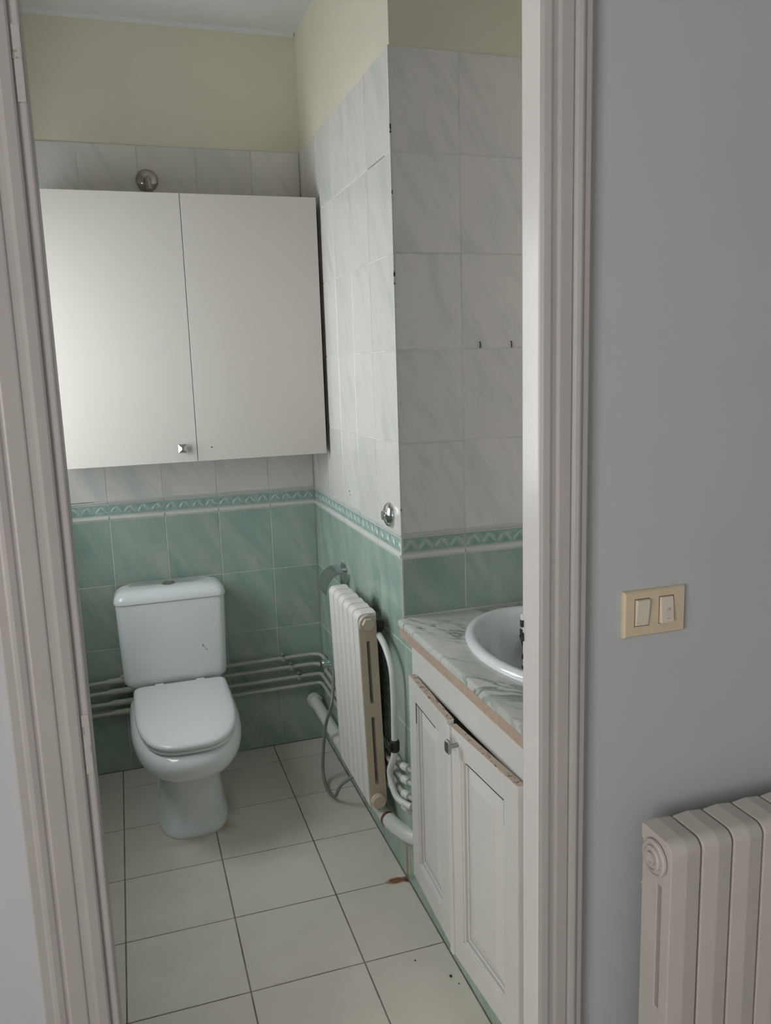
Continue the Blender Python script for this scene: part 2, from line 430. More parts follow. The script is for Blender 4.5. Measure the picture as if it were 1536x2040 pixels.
# ------------------------------------------------------------------ door wall, frame, casing
JL = -.7915; JR = -.121; HEAD = 2.22
b = MB().box((HX, YD, -.02), (JL-.045, YDB, HC)).box((JR+.045, YD, -.02), (2.2, YDB, HC)).box((JL-.045, YD, HEAD+.045), (JR+.045, YDB, HC))
wall_door = struct(b.build('wall_door', m_blue))
fr = MB(); fr.mi = 1; fr.box((JL-.045, YD-.006, 0), (JL, -2.036, HEAD+.045)); fr.mi = 0; fr.rings([[(JR+.003, YD-.006, z), (JR+.045, YD-.006, z), (JR+.045, -2.036, z), (JR, -2.036, z)] for z in (0, HEAD+.045)]); fr.box((JL, YD-.006, HEAD), (JR, -2.036, HEAD+.045))
door_1 = struct(fr.build('door_1', [m_wood, m_cas], bevel=.003))  # light put into the paint: right jamb paler, left jamb in casing tone
PROF = [(0,0),(0,.012),(.003,.016),(.014,.0175),(.019,.014),(.024,.0125),(.0275,.0125),(.0285,.0165),(.031,.0175),(.050,.0165),(.0515,.0125),(.0545,.0125),(.057,.017),(.064,.0195),(.069,.016),(.071,.012),(.081,.0105),(.083,.008),(.083,0)]
def casing(name, xin, sgn, relief=.8):
    pts = [(xin+sgn*s_, YD-((.0125+(h-.0125)*relief)*.8+s_*.13 if h > .007 else h)) for s_, h in PROF]
    s = MB(); s.rings([[(x, y, 0) for x, y in pts], [(x, y, HEAD+.003) for x, y in pts]])
    return struct(s.build(name, m_cas, bevel=.0016, seg=3, angle=20))
casing('trim_2', JR+.004, .93)
casing('trim_3', JL-.0125, -1, .4)
s = MB(); s.rings([[(JL-.0955, YD-h, HEAD+.003+s_) for s_, h in PROF], [(JR+.086, YD-h, HEAD+.003+s_) for s_, h in PROF]])
struct(s.build('trim_4', m_cas))
# painted-over hinge leaves and the chewed strike recess
m_scuff = mat('grey_scuffed_paint', (.30,.28,.25), .6)
def hinge_scar(z, hgt, marks):
    MB().box((JL-.011, YD-.0078, z-hgt/2), (JL-.001, YD-.0055, z+hgt/2)).build('hinge_leaf', m_cas, door_1, bevel=.001)
    for (dx, dz, w, h2) in marks:
        MB().box((JL-.006+dx-w/2, YD-.0084, z+dz-h2/2), (JL-.006+dx+w/2, YD-.0070, z+dz+h2/2)).build('paint_chip', m_scuff, door_1)
hinge_scar(1.905, .085, [(-.003,.013,.004,.0025), (.004,.010,.0016,.014), (-.005,.009,.0012,.010), (-.001,.006,.003,.0016)])
hinge_scar(1.055, .085, [(-.004,.02,.0014,.012), (-.006,.008,.0011,.010), (.003,-.006,.001,.008)])
s = MB()
for (z0, z1, d, w) in ((1.118, 1.129, .0035, .005), (1.104, 1.114, .004, .005), (1.094, 1.106, .0025, .006), (1.062, 1.070, .0008, .003), (1.045, 1.050, .0008, .003)):
    s.box((JR-d, -2.0365-w, z0), (JR+.002, -2.0352, z1))
s.build('strike_recess', m_darkm, door_1)
s = MB().box((JR-.003, -2.041, 1.129), (JR+.001, -2.0352, 1.139)).box((JR-.0018, -2.042, 1.1085), (JR+.001, -2.036, 1.1155))
s.build('paint_flake', m_wood, door_1, bevel=.001)

# hall shell
b = MB()
for (y0, y1, z0, z1) in ((-5.2, HW[0], -.02, HC), (HW[1], YD, -.02, HC), (HW[0], HW[1], -.02, HW[2]), (HW[0], HW[1], HW[3], HC)):
    b.box((HX-TH, y0, z0), (HX, y1, z1))
struct(b.build('wall_hall_left', m_blue))
window('window_2', HX, HW, TH)
struct(MB().box((HX-TH, -5.3, -.02), (2.3, -5.2, HC)).build('wall_hall_back', m_blue))
struct(MB().box((2.2, -5.2, -.02), (2.3, YD, HC)).build('wall_hall_right', m_blue))

# ------------------------------------------------------------------ toilet
TX = -.591
def dshape(hw, yf, yb, n=40, pf=2.4, pb=6, cy=None):
    """closed plan outline: rounded front (towards -y), squarer back"""
    cy = (yf*.42+yb*.58) if cy is None else cy; out = []
    for k in range(n):
        th = 2*PI*k/n; c, s_ = math.cos(th), math.sin(th)
        p = pf if s_ < 0 else pb; L = (cy-yf) if s_ < 0 else (yb-cy)
        out.append((TX+math.copysign(abs(c)**(2/p), c)*hw, cy+math.copysign(abs(s_)**(2/p), s_)*L))
    return out
toilet = thing('toilet', 'white ceramic close-coupled toilet with its lid down', 'toilet', (TX, -.3, 0))
s = MB()
secs = [(0, .119, -.585, -.13, 3.2), (.006, .121, -.588, -.13, 3.2), (.022, .121, -.587, -.13, 3.2), (.028, .117, -.581, -.13, 3.2), (.08, .111, -.566, -.13, 3.2), (.14, .105, -.553, -.13, 3.2), (.185, .104, -.553, -.13, 3.1),
        (.212, .108, -.572, -.13, 2.9), (.232, .125, -.620, -.125, 2.7), (.256, .152, -.686, -.12, 2.5), (.284, .176, -.737, -.12, 2.4), (.312, .186, -.760, -.12, 2.4), (.335, .187, -.763, -.12, 2.4), (.355, .183, -.756, -.12, 2.4), (.368, .171, -.739, -.12, 2.4), (.372, .150, -.71, -.125, 2.4)]
s.rings([[(x, y, z) for x, y in dshape(hw, yf, yb, pf=pf, cy=-.36)] for z, hw, yf, yb, pf in secs])
s.build('bowl', m_cer, toilet, smooth=True, angle=60)
s = MB().box((TX-.10, -.16, .25), (TX+.10, -.044, .395)); s.build('cistern_shelf', m_cer, toilet, bevel=.015, seg=3)
s = MB(); s.rings([[(x, y, z) for x, y in dshape(hw, yf, -.195, pf=3.0, pb=14, cy=-.34)] for z, hw, yf in ((.372, .160, -.732), (.375, .164, -.737), (.384, .164, -.737), (.386, .160, -.733))])
s.build('seat_ring', m_seat, toilet, smooth=True, angle=50)
s = MB(); s.rings([[(x, y, z) for x, y in dshape(hw, yf, yb, pf=3.0, pb=16, cy=-.34)] for z, hw, yf, yb in ((.3868, .162, -.736, -.192), (.389, .1675, -.742, -.19), (.397, .169, -.744, -.19), (.404, .166, -.740, -.191), (.4085, .158, -.730, -.194), (.410, .145, -.71, -.20))])
s.build('lid', m_seat, toilet, smooth=True, angle=60)
for sx in (-1, 1): MB().lathe([(.012, 0), (.012, .03)], (TX+sx*.075-.015, -.186, .397), (1, 0, 0), 12).build('hinge', m_seat, toilet, smooth=True)
def rrect(hx, y0, y1, r, n=6):
    out = []
    for (cx, cy, a0) in ((hx-r, y1-r, 0), (-hx+r, y1-r, 90), (-hx+r, y0+r, 180), (hx-r, y0+r, 270)):
        for k in range(n+1):
            a = math.radians(a0+90*k/n); out.append((TX-.009+cx+r*math.cos(a), cy+r*math.sin(a)))
    return out
s = MB()
s.rings([[(x, y, z) for x, y in rrect(hx, y0, -.044, r)] for z, hx, y0, r in ((.392, .155, -.155, .02), (.397, .172, -.166, .025), (.412, .187, -.172, .03), (.43, .1895, -.174, .03), (.60, .1945, -.176, .03), (.7175, .1975, -.177, .03))])
cis = s.build('cistern', m_cer, toilet, smooth=True, angle=60)
s = MB()
s.rings([[(x, y, z) for x, y in rrect(hx, y0, -.041, r)] for z, hx, y0, r in ((.7185, .1955, -.176, .03), (.7195, .2010, -.181, .032), (.729, .2020, -.182, .032), (.745, .197, -.177, .034), (.757, .186, -.166, .036), (.764, .172, -.150, .036), (.7665, .15, -.128, .036))])
lidc = s.build('cistern_lid', m_cer, toilet, smooth=True, angle=60)
s = MB().lathe([(.024, 0), (.024, .003), (.021, .0045), (.019, .0035), (.0185, .0052), (.006, .006)], (TX-.010, -.098, .7662), (0, 0, 1), 28)
s.build('flush_button', m_oldchrome, lidc, smooth=True)
s = MB()
for (x, z, w, h2) in ((-.497, .534, .0035, .008), (-.494, .530, .002, .004), (-.484, .516, .004, .004), (-.490, .524, .005, .0012)):
    s.box((x-w/2, -.1768, z-h2/2), (x+w/2, -.1745, z+h2/2))
s.build('ceramic_chip', m_scuff, cis)

# ------------------------------------------------------------------ wall cabinet
CY = -.30; CX = (-.9395, -.4757, -.0145); CZ = (1.2405, 2.1275)
cab = thing('wall_cabinet', 'white two-door wall cabinet hung above the toilet', 'cabinet', (-.475, 0, CZ[0]))
s = MB().box((CX[0]+.001, CY+.022, CZ[0]+.004), (CX[2]-.001, -.0005, CZ[1]-.002)); body = s.build('body', m_cab, cab)
for i in (0, 1):
    s = MB().box((CX[i]+.001, CY, CZ[0]), (CX[i+1]-.001, CY+.018, CZ[1])); d_ = s.build('door', m_cab, cab, bevel=.0008)
    if i == 0:
        s = MB(); kx, kz = -.526, 1.289; w = .0145
        s.rings([[(kx-a, CY-y, kz-a), (kx+a, CY-y, kz-a), (kx+a, CY-y, kz+a), (kx-a, CY-y, kz+a)] for a, y in ((.005, 0), (.005, .008), (w, .013), (w, .016), (.003, .024))])
        s.build('knob', m_dullchrome, d_)
    else:
        MB().lathe([(.0022, 0), (.0022, .0012)], (-.4265, CY+.0002, 1.287), (0, -1, 0), 10).build('screw_hole', m_dark, d_)
s = MB().box((CX[2]-.0015, CY+.004, CZ[0]+.004), (CX[2]-.0002, CY+.0175, CZ[1]-.002)); s.build('edge_band', m_cab_in, cab)

# ------------------------------------------------------------------ shower arm stub, valves, paper holder, hooks
sh = thing('shower_outlet', 'chrome shower arm stub with round rosette above the wall cabinet', 'shower arm', (-.56, 0, 2.2264))
MB().lathe([(.039, 0), (.039, .004), (.034, .010), (.020, .016), (.013, .018)], (-.56, 0, 2.2264), (0, -1, 0), 28).build('rosette', m_oldchrome, sh, smooth=True)
MB().tube(round_path([(-.56, -.01, 2.2264), (-.56, -.055, 2.2264), (-.556, -.085, 2.175)], .03), .0105, 14).build('pipe', m_oldchrome, sh, smooth=True)

sv = thing('shower_valve', 'polished chrome round mixer rosette near the tiled corner', 'valve', (0, -.9835, 1.122))
MB().lathe([(.0375, 0), (.0375, .003), (.0355, .008), (.030, .0135), (.022, .0175), (.0155, .0195)], (0, -.9835, 1.122), (-1, 0, 0), 32).build('rosette', m_chrome, sv, smooth=True, angle=60)
MB().lathe([(.0150, .018), (.0150, .0225), (.013, .0255), (.008, .0265), (.007, .022), (.002, .021)], (0, -.9835, 1.122), (-1, 0, 0), 24).build('spindle_cap', m_chrome, sv, smooth=True)

ph = thing('toilet_paper_holder', 'chrome toilet paper holder with curved cover above the bathroom radiator', 'paper holder', (0, -.44, .82))
s = MB(); pl = [(-.44+.050*math.copysign(abs(math.cos(2*PI*k/28))**.75, math.cos(2*PI*k/28)), .822+.036*math.copysign(abs(math.sin(2*PI*k/28))**.75, math.sin(2*PI*k/28))) for k in range(28)]
s.rings([[(x, y, z) for y, z in pl] for x in (0, -.006)]); s.build('back_plate', m_chrome, ph, smooth=True, angle=50)
s = MB(); N = 12; outer = []; inner = []
for k in range(N+1):
    a = math.radians(96-98*k/N); outer.append((-.020-.066*math.cos(a)-.003, .765+.074*math.sin(a))); inner.append((-.020-.064*math.cos(a)-.003, .765+.072*math.sin(a)))
pts = outer+inner[::-1]
s.rings([[(x, -.50, z) for x, z in pts], [(x, -.375, z) for x, z in pts]]); s.build('cover', m_satin, ph, smooth=True, angle=50)
MB().lathe([(.008, 0), (.008, .03)], (-.004, -.44, .832), (-1, 0, 0), 12).build('hinge_pin', m_chrome, ph, smooth=True)

for i, (x, lab) in enumerate(((.2452, 'small dark wall hook nearer the tiled corner'), (.3407, 'small dark wall hook nearer the door frame'))):
    s = MB().tube(round_path([(x+.001, YC, 1.603), (x+.001, YC-.004, 1.603), (x, YC-.006, 1.590), (x-.003, YC-.012, 1.586), (x-.004, YC-.014, 1.593)], .004, 4), .0016, 8)
    tag(s.build('wall_hook', m_darkm, smooth=True), lab, 'hook', 'hooks on the tiled niche wall')
s = MB()
for (y, z, r) in ((-.5405, 1.131, .0032), (-.5435, 1.119, .0024)): s.lathe([(r, 0), (r, .0006)], (0, y, z), (-1, 0, 0), 8)
s.build('drill_hole', m_dark, wall_right)
# open joint between two white tiles
MB().box((-.0003, -1.02, 2.0912), (.001, -.872, 2.0932)).build('open_joint', m_scuff, wall_right)
MB().box((-.925, -.0003, 1.0785), (-.84, .001, 1.0808)).build('open_joint', m_scuff, wall_back)

# ------------------------------------------------------------------ radiators
def section_mesh(D, H, w, post):
    """one section: ridged front plate and top, rear column, headers and bridge. local x 0..w, front at y=-D, back y=0"""
    s = MB(); g = .0023; r = .0034; rc = .022
    path = [(-D, 0.012), (-D, H-rc)]
    for k in range(1, 6):
        a = math.radians(90*k/6*1.0); path.append((-D+rc-rc*math.cos(a), H-rc+rc*math.sin(a)))
    path += [(-D+rc, H), (0, H)]
    inn = [(-D+post, 0.012), (-D+post, H-rc-.01)] + [(-D+post, H-.03)]*5 + [(-D+post+.002, H-.03), (0, H-.03)]
    nrm = []
    for i in range(len(path)):
        p, q = path[max(0, i-1)], path[min(len(path)-1, i+1)]
        dy, dz = q[0]-p[0], q[1]-p[1]; L = math.hypot(dy, dz); nrm.append((dz/L, -dy/L))
    colA = [(g, y+n[0]*r, z+n[1]*r) for (y, z), n in zip(path, nrm)]
    colM = [(w/2, y, z) for y, z in path]
    colB = [(w-g, y+n[0]*r, z+n[1]*r) for (y, z), n in zip(path, nrm)]
    inA = [(g, y, z) for y, z in inn]; inB = [(w-g, y, z) for y, z in inn]
    b = [s.add(c) for c in (inA, colA, colM, colB, inB)]; n = len(path)
    for c in range(5):
        a, e = b[c], b[(c+1) % 5]
        for i in range(n-1): s.face((a+i, e+i, e+i+1, a+i+1))
    s.face([b[c] for c in range(5)]); s.face([b[c]+n-1 for c in range(5)][::-1])
    return s
def column_mesh(D, H, w, post, slot):
    s = MB(); g = .0045; yb = -D+post+slot
    s.box((g, yb, .012), (w-g, -.001, H-.004))                               # rear column
    s.box((g, -D+.006, .0), (w-g, -.004, .075))                               # bottom header
    s.box((g, -D+post-.003, H-.09), (w-g, yb+.002, H-.008))                    # top header
    s.box((g, -D+post-.003, H*.47), (w-g, yb+.002, H*.47+.045))                # bridge
    return s
def radiator(name, label, n, pitch, D, H, post, slot, loc, rot, end, endmat, enamel):
    root = thing(name, label, 'radiator', loc); root.rotation_euler = rot; root['_base'] = [0, 0, 0]
    first = section_mesh(D, H, pitch, post).build('section', enamel, root, bevel=.0016, seg=2, angle=8)
    colm = column_mesh(D, H, pitch, post, slot).build('column', enamel, first, bevel=.0015, seg=2, angle=30)
    for k in range(1, n):
        o = first.copy(); COL.objects.link(o); o.parent = root; o.location = (k*pitch, 0, 0)
        c = colm.copy(); COL.objects.link(c); c.parent = o
    xe = n*pitch if end > 0 else 0; sg = 1 if end > 0 else -1
    return root, xe, sg

# bathroom radiator (faces -x, near end towards the camera)
RP = .06; RN = 6; RD = .062; RH = .632
rb, xe, sg = radiator('bathroom_radiator', 'cream column radiator on the green tiles beside the vanity', RN, RP, RD, RH, .026, .011, (-.021, -.57, .19), (0, math.radians(0), -PI/2), 1, m_radend, m_rad)
rb.rotation_euler = (math.radians(1.55), 0, -PI/2)
s = MB()   # yellowed outer skin of the end section with its two slots
for a, c in (((-RD+.006, .012), (-RD+.026, RH-.03)), ((-RD+.037, .012), (-.002, RH-.012)), ((-RD+.026, .012), (-RD+.037, .075)), ((-RD+.026, RH*.47), (-RD+.037, RH*.47+.045)), ((-RD+.026, RH-.09), (-RD+.037, RH-.014))):
    s.box((xe-.0012, a[0], a[1]), (xe+.0012, c[0], c[1]))
s.build('end_plate', m_radend, rb)
s = MB().lathe([(.027, 0), (.027, .006), (.024, .010)], (xe, -RD/2, RH-.032), (1, 0, 0), 24); s.build('plug_collar', m_plug, rb, smooth=True, angle=40)
MB().lathe([(.0195, .009), (.0195, .020), (.018, .022)], (xe, -RD/2, RH-.032), (1, 0, 0), 6).build('hex_plug', m_radend, rb, bevel=.001)
MB().lathe([(.024, 0), (.024, .012), (.020, .015), (.020, .019), (.012, .020)], (xe, -RD/2, .022), (1, 0, 0), 24).build('round_plug', m_radend, rb, smooth=True, angle=40)
for k in (1, 4):
    MB().box((k*RP+.02, -.01, .54), (k*RP+.032, .045, .56)).build('wall_bracket', m_darkm, rb)
s = MB().lathe([(.013, 0), (.013, .03)], (xe-.02, -.005, RH-.05), (0, 1, 0), 14); s.lathe([(.018, 0), (.018, .02)], (xe-.02, .004, RH-.05), (0, 1, -.3), 6)
s.build('radiator_valve', m_darkm, rb)

# hall radiator (lower right)
HP = .0608; HN = 9; HD = .082; HH = .68
rh, xe, sg = radiator('hall_radiator', 'cream column radiator below the light switch on the grey wall', HN, HP, HD, HH, .026, .014, (.0505, -2.128, .105), (0, 0, 0), -1, m_radh, m_radh)
MB().lathe([(.030, 0), (.030, .004), (.027, .006), (.0265, .003), (.021, .003), (.0205, .008), (.018, .010), (.0175, .006), (.011, .006), (.011, .012), (.007, .012), (.006, .008)], (xe, -HD*.50, HH-.042), (-1, 0, 0), 28).build('plug', m_radh, rh, smooth=True, angle=35)
MB().lathe([(.030, 0), (.030, .004), (.021, .006), (.0205, .010), (.011, .012)], (xe, -HD*.5, .04), (-1, 0, 0), 28).build('plug', m_radh, rh, smooth=True, angle=35)
for k in (1, 7): MB().box((k*HP+.02, -.01, .56), (k*HP+.032, .048, .58)).build('wall_bracket', m_darkm, rh)

# ------------------------------------------------------------------ pipes
PZs = [.385, .343, .297, .257]; ord_ = ['topmost', 'second from the top', 'third from the top', 'lowest']
for i, z in enumerate(PZs):
    off = -.028
    root = thing('water_pipe', '%s of the four thin cream pipes running behind the toilet' % ord_[i], 'pipe', (-.7, off, z), 'thin pipes round the back corner')
    rad = (.05, .05, .022, .022)[i]
    path = round_path([(XL+.002, off, z-.002), (-.0135, off, z), (-.0135, -1.065, z), (.004, -1.108, z-.004)], rad, 8)
    MB().tube(path, .0078, 12).build('tube', m_pipe, root, smooth=True)
    x0 = -.858+.004*i
    MB().tube([(x0, off, z), (x0+.008, off, z), (x0+.012, off, z), (x0+.12, off, z), (x0+.125, off, z)], [.0085, .0095, .0122, .0122, .0085], 14).build('coupling', m_pipe, root, smooth=True)
    if i == 0: MB().box((x0+.055, off-.011, z+.006), (x0+.085, off+.010, z+.020)).build('clip', m_pipe, root, bevel=.003)
    if i < 3:
        xc = (-.172, -.139, -.110)[i]
        s = MB().box((xc-.005, off-.010, z-.012), (xc+.005, off-.007, z+.016)).box((xc-.005, off-.01, z+.0085), (xc+.005, -.0005, z+.016))
        s.build('clip', m_pipe, root, bevel=.0015)
    # elbow fitting at the near end
    MB().lathe([(.011, 0), (.0125, .004), (.0125, .022), (.010, .026)], (-.0135, -1.066, z), (.35, -.93, 0), 12).build('elbow_nut', m_pipew, root, smooth=True)
root = thing('drain_pipe', 'thick white waste pipe low on the tiles under the bathroom radiator', 'pipe', (-.05, -.5, .16))
MB().tube(round_path([(-.045, -.001, .180), (-.044, -.05, .176), (-.029, -.88, .150), (-.028, -.99, .156), (-.004, -1.085, .165), (.02, -1.118, .168)], .06, 8), .0235, 18).build('tube', m_pipew, root, smooth=True)
MB().tube([(-.045, -.002, .180), (-.045, -.028, .178)], .030, 18).build('collar', m_pipew, root, smooth=True, angle=50)
MB().tube([(-.029, -.952, .1535), (-.0285, -.965, .1543)], .0243, 18).build('rust_ring', mat('rust_and_dark', (.16,.06,.035), .9), root, smooth=True)
root = thing('riser_pipe', 'vertical white radiator pipe with a black butterfly valve beside the vanity', 'pipe', (-.03, -1.04, .28))
MB().tube(round_path([(-.036, -.945, .752), (-.036, -1.0, .738), (-.034, -1.058, .69), (-.034, -1.066, .60), (-.034, -1.060, .455)], .05, 6), .0095, 12).build('upper_tube', m_pipew, root, smooth=True)
MB().tube(round_path([(-.034, -1.060, .44), (-.035, -1.053, .405), (-.036, -1.015, .355), (-.036, -1.012, .325), (-.034, -1.055, .277), (-.006, -1.115, .275)], .03, 6), .0100, 12).build('lower_tube', m_pipew, root, smooth=True)
MB().lathe([(.013, 0), (.015, .008), (.015, .03), (.012, .036)], (-.034, -1.060, .43), (0, 0, 1), 12).build('valve_body', m_darkm, root)
s = MB()
for sg in (-1, 1): s.rings([[(-.053-dx, -1.060+sg*a, .449+z) for a, z in ((0, -.005), (.022, -.014), (.024, .012), (0, .005))] for dx in (0, .005)])
s.build('butterfly_handle', m_darkm, root)
MB().tube([(-.034, -1.060, .449), (-.057, -1.060, .449)], .0035, 8).build('spindle', m_darkm, root)
av = thing('angle_valve', 'small chrome angle valve on the pipes in the back corner', 'valve', (-.03, -.25, .425))
MB().lathe([(.012, 0), (.017, .006), (.019, .016), (.019, .030), (.013, .036), (.008, .034)], (-.030, -.262, .425), (-1, -.15, 0), 20).build('handle', m_chrome, av, smooth=True, angle=35)
MB().tube([(-.001, -.262, .425), (-.032, -.262, .425)], .0085, 12).build('stem', m_chrome, av, smooth=True)
MB().tube([(-.022, -.262, .425), (-.026, -.300, .405)], .0075, 12).build('outlet', m_chrome, av, smooth=True)
s = MB(); hp = [(-.026, -.300, .405), (-.055, -.40, .385), (-.080, -.468, .345), (-.090, -.393, .2247), (-.100, -.366, .075), (-.104, -.40, .022), (-.104, -.468, .009), (-.100, -.545, .030), (-.088, -.60, .10), (-.045, -.64, .155), (-.013, -.66, .23)]
P = [Vector(q) for q in hp]; sm = []
for i in range(len(P)-1):
    p0, p1, p2, p3 = P[max(0, i-1)], P[i], P[i+1], P[min(len(P)-1, i+2)]
    for k in range(8):
        q = k/8; sm.append(.5*((2*p1)+(-p0+p2)*q+(2*p0-5*p1+4*p2-p3)*q*q+(-p0+3*p1-3*p2+p3)*q**3))
sm.append(P[-1])
tag(s.tube(sm, .0062, 10).build('flexible_hose', m_hose, smooth=True), 'grey-green flexible hose looping down to the floor by the radiator', 'hose')

# ------------------------------------------------------------------ vanity
VX = 0.0; VY0 = YC-.0635; VY1 = YDB+.001
van = thing('vanity_unit', 'worn white panelled vanity cabinet under the marbled worktop', 'cabinet', (.28, -1.55, PZ))
RT = .787; RBOT = .694
s = MB().box((VX, VY1, RBOT), (VX+.02, VY0, RT)).box((VX, VY0-.035, PZ), (VX+.02, VY0, RBOT)).box((VX, VY1, PZ), (VX+.02, -1.845, RBOT)).box((VX, -1.845, PZ), (VX+.02, VY0-.035, PZ+.02))
s.build('face_frame', m_van, van, bevel=.0012)
MB().box((VX+.3, VY1, PZ), (VX+.31, VY0, RT)).build('back_panel', m_dark, van)
MB().box((VX+.02, VY1, PZ), (VX+.3, VY0, PZ+.012)).build('bottom_panel', m_van, van)
def door_paint(H):
    m = paint('white_vanity_door', (.68,.665,.63), .42, .03, 8, .04, 70); t = NT(m)
    base = t.b.inputs['Base Color'].links[0].from_socket
    sep = t.n('ShaderNodeSeparateXYZ'); t.l(t.coord(), sep.inputs[0])
    edge = t.math('SUBTRACT', sep.outputs[2], H-.012)                    # chipped along the top edge
    f = t.math('ADD', t.math('MULTIPLY', edge, 45.0), t.math('MULTIPLY_ADD', t.noise(t.coord(), 30, 5, .7), 2.2, -1.72))
    t.color(t.mix(t.math('MULTIPLY', f, 4.0, clamp=True), base, (.42,.30,.235)))
    return m
def vdoor(y_h, width, sgn, z0, z1, ang, knob):
    """hinged at y_h; local u runs from hinge along the door; sgn -1: door extends towards the camera"""
    e = bpy.data.objects.new('door', None)
    T = .019; st = .058; L = width
    def uv(u, z, x): return (x, sgn*u, z)
    s = MB(); H = z1-z0
    for (u0, u1, a, c) in ((0, st, 0, H), (L-st, L, 0, H), (st, L-st, 0, st+.01), (st, L-st, H-st, H)):
        s.mi = 0; s.box(uv(u0, a, -T), uv(u1, c, 0))
    me_o = s.build('door', [m_van, m_van_worn], None, bevel=.0016)
    # top edge worn through
    for p in me_o.data.polygons:
        if p.normal.z > .9 and p.center.z > H-.002: p.material_index = 1
    me_o.data.materials[0] = door_paint(H)
    me_o.parent = van; me_o.location = Vector((VX-.006, y_h, z0))-Vector(van['_base']); me_o.rotation_euler = (0, 0, ang)
    # bead mouldings
    s = MB()
    for ofs, dep, wd in ((0, .016, .006), (.010, .0105, .005)):
        for (u0, u1, a, c) in ((st+ofs, st+ofs+wd, st+.01+ofs, H-st-ofs), (L-st-ofs-wd, L-st-ofs, st+.01+ofs, H-st-ofs), (st+ofs, L-st-ofs, st+.01+ofs, st+.01+ofs+wd), (st+ofs, L-st-ofs, H-st-ofs-wd, H-st-ofs)):
            s.box(uv(u0, a, -dep), uv(u1, c, -.003))
    s.build('moulding', m_van, me_o, bevel=.0016)
    # raised panel with sloped margins
    s = MB(); i0 = .017; i1 = .045
    def rect(i, x): return [uv(st+i, st+.01+i, x), uv(L-st-i, st+.01+i, x), uv(L-st-i, H-st-i, x), uv(st+i, H-st-i, x)]
    s.rings([rect(i0, -.003), rect(i0, -.006), rect(i1, -.0135), rect(i1+.003, -.014)])
    s.build('panel', m_van, me_o, bevel=.0008)
    # dark shrinkage crack along the inside of the top rail
    s = MB().box(uv(st+.001, H-st-.0016, -.0192), uv(L-st-.03, H-st+.0004, -.015)); s.box(uv(st if sgn*1 else st, H-st-.06, -.0178), uv(st+.0016, H-st, -.014))
    s.build('crack', m_dark, me_o)
    if knob:
        ku, kz = L-.046, H-.030
        s = MB().tube([uv(ku, kz, -T+.002), uv(ku, kz, -T-.022)], .0058, 12)
        s.build('knob_stem', m_dullchrome, me_o, smooth=True)
        s = MB(); pts = [(-.0075, -.0165), (.0075, -.0165), (.0115, -.011), (.0115, .011), (.0075, .0165), (-.0075, .0165), (-.0115, .011), (-.0115, -.011)]
        s.rings([[uv(ku+p*k, kz+q*k, x) for p, q in pts] for x, k in ((-T-.021, .8), (-T-.023, 1), (-T-.027, 1), (-T-.030, .8))])
        s.build('knob', m_dullchrome, me_o, bevel=.001)
    return me_o
d1 = vdoor(-1.176, .310, -1, .102, .708, math.radians(-2.4), False)
d2 = vdoor(-1.828, .318, 1, .105, .708, math.radians(3.2), True)
s = MB().box((-.024, .306, .0), (-.018, .324, .603)); s.build('astragal', [m_van], d2, bevel=.002)

# worktop with an oval cut-out
SX, SY, SA, SB = .297, -1.475, .238, .338
WX0, WX1, WY0, WY1, WZ = -.017, XR-.001, YDB+.001, YC-.001, .838
def rect_pt(a, x0, x1, y0, y1):
    c, s_ = math.cos(a), math.sin(a); ts = []
    if c > 1e-9: ts.append((x1-SX)/c)
    if c < -1e-9: ts.append((x0-SX)/c)
    if s_ > 1e-9: ts.append((y1-SY)/s_)
    if s_ < -1e-9: ts.append((y0-SY)/s_)
    k = min(ts); return (SX+c*k, SY+s_*k)
angs = sorted([2*PI*k/64 for k in range(64)]+[math.atan2(y-SY, x-SX) % (2*PI) for x in (WX0, WX1) for y in (WY0, WY1)])
top = thing('worktop', 'grey marbled laminate worktop with exposed brown lower edge', 'worktop', (.28, -1.5, RT))
def ringz(inset, z): return [(*rect_pt(a, WX0+inset, WX1, WY0, WY1), z) for a in angs]
def hole(z): return [(SX+SA*.93*math.cos(a), SY+SB*.93*math.sin(a), z) for a in angs]
s = MB(); rr = [ringz(.004, .813), ringz(0, .818), ringz(0, .830), ringz(.002, .835), ringz(.007, WZ), hole(WZ), hole(.813)]
s.rings(rr+[rr[0]], False, False); s.build('slab', m_marble, top, smooth=True, angle=35)
MB().box((WX0+.004, WY0, RT), (WX0+.026, WY1, .813)).build('front_edge', m_brown, top)
s = MB().box((WX0+.026, WY0, RT+.002), (.03, WY1, .813)); s.build('batten', m_brown, top)
MB().box((.002, YC-.003, WZ), (XR-.002, YC-.0004, WZ+.005)).build('silicone_bead', m_grout, top)
basin = thing('washbasin', 'white oval drop-in washbasin set in the marbled worktop', 'basin', (SX, SY, WZ))
def el(k, z): return [(SX+SA*k*math.cos(2*PI*i/64), SY+SB*k*math.sin(2*PI*i/64), z) for i in range(64)]
s = MB(); s.rings([el(1.0, WZ+.0004), el(1.005, WZ+.006), el(.99, WZ+.014), el(.955, WZ+.0185), el(.915, WZ+.019), el(.885, WZ+.013), el(.86, WZ-.005), el(.82, WZ-.045), el(.72, WZ-.095), el(.5, WZ-.125), el(.2, WZ-.135), el(.08, WZ-.137)], False, True)
s.build('bowl', m_cer, basin, smooth=True, angle=80)
MB().lathe([(.03, 0), (.028, .004), (.012, .003)], (SX, SY, WZ-.138), (0, 0, 1), 20).build('drain', m_chrome, basin, smooth=True)
tp = thing('basin_tap', 'chrome basin tap at the back of the washbasin', 'tap', (SX+.20, SY, WZ+.018))
MB().lathe([(.024, 0), (.024, .01), (.018, .02), (.017, .08)], (SX+.205, SY, WZ+.017), (0, 0, 1), 18).build('body', m_chrome, tp, smooth=True)
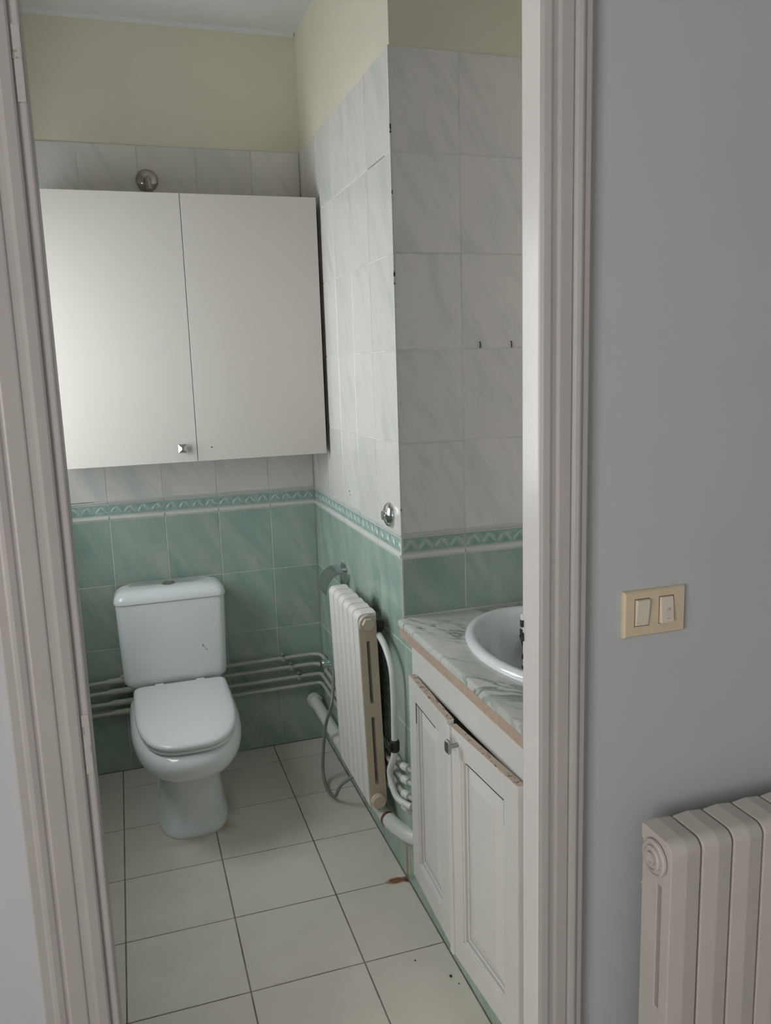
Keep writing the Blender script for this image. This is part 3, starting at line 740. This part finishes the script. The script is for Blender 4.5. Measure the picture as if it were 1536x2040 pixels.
MB().tube(round_path([(SX+.205, SY, WZ+.07), (SX+.15, SY, WZ+.10), (SX+.09, SY, WZ+.085)], .03), .011, 12).build('spout', m_chrome, tp, smooth=True)
MB().tube([(SX+.205, SY, WZ+.097), (SX+.205, SY, WZ+.115), (SX+.17, SY, WZ+.135)], [.016, .014, .006], 12).build('lever', m_chrome, tp, smooth=True)

# ------------------------------------------------------------------ light switch
sw = thing('light_switch', 'ivory double rocker light switch on the grey wall', 'light switch', (.098, YD, 1.127))
x0, x1, z0, z1 = .0375, .1560, 1.0905, 1.1690
s = MB(); s.rings([[(x0+i, y, z0+i), (x1-i, y, z0+i), (x1-i, y, z1-i), (x0+i, y, z1-i)] for i, y in ((0, YD), (0, YD-.005), (.0025, YD-.0085), (.003, YD-.0088))])
s.build('plate', m_ivory, sw)
for k, (a, c) in enumerate(((.0575, .0835), (.1045, .1305))):
    zc = 1.1325; h2 = .0225
    MB().box((a-.0012, YD-.0091, zc-h2-.0012), (c+.0012, YD-.0080, zc+h2+.0012)).build('rocker_gap', mat('switch_gap', (.16,.10,.06), .8), sw)
    s = MB(); lean = (.0035, -.0035)[k]
    s.rings([[(a, YD-.008, zc-h2), (c, YD-.008, zc-h2), (c, YD-.008, zc+h2), (a, YD-.008, zc+h2)],
             [(a+.0012, YD-.0135+lean*.6, zc-h2+.0008), (c-.0012, YD-.0135+lean*.6, zc-h2+.0008), (c-.0012, YD-.0135-lean*.6, zc+h2-.0008), (a+.0012, YD-.0135-lean*.6, zc+h2-.0008)]])
    rk = s.build('rocker', m_ivory2, sw, bevel=.0006)
    if k == 1:
        def fy(z): return YD-.0137-lean*.6*((z-zc)/h2)
        s = MB()
        for (xx, zz, w2, hh) in ((.1205, 1.1345, .006, .0022), (.1225, 1.1325, .002, .005), (.1175, 1.1315, .004, .0016), (.1190, 1.1180, .007, .0014)):
            s.box((xx-w2/2, fy(zz)-.0001, zz-hh/2), (xx+w2/2, fy(zz)+.0015, zz+hh/2))
        s.build('print', mat('grey_print', (.42,.37,.31), .6), rk)
MB().lathe([(.0035, 0), (.003, .002), (.001, .003)], (.0932, YD, .6308), (0, -1, 0), 10).build('plaster_blob', m_ceil, wall_door)

# crumbs on the bathroom floor
for i, (x, y, r) in enumerate(((-.034, -1.47, .004), (-.10, -1.385, .0025), (-.115, -1.66, .0025), (-.024, -1.50, .002))):
    s = MB(); s.lathe([(r*.6, 0), (r, r*.5), (r*.7, r*1.1)], (x, y, 0), (0.1, .1, 1), 7)
    tag(s.build('floor_crumb', m_darkm), ('largest dark crumb on the floor tiles by the vanity plinth', 'tiny dark crumb on the floor tile further from the plinth', 'tiny dark crumb on the nearest floor tile', 'tiny dark crumb touching the foot of the plinth')[i], 'debris', 'crumbs on the floor')
for o in bpy.data.objects:
    if '_base' in o: del o['_base']
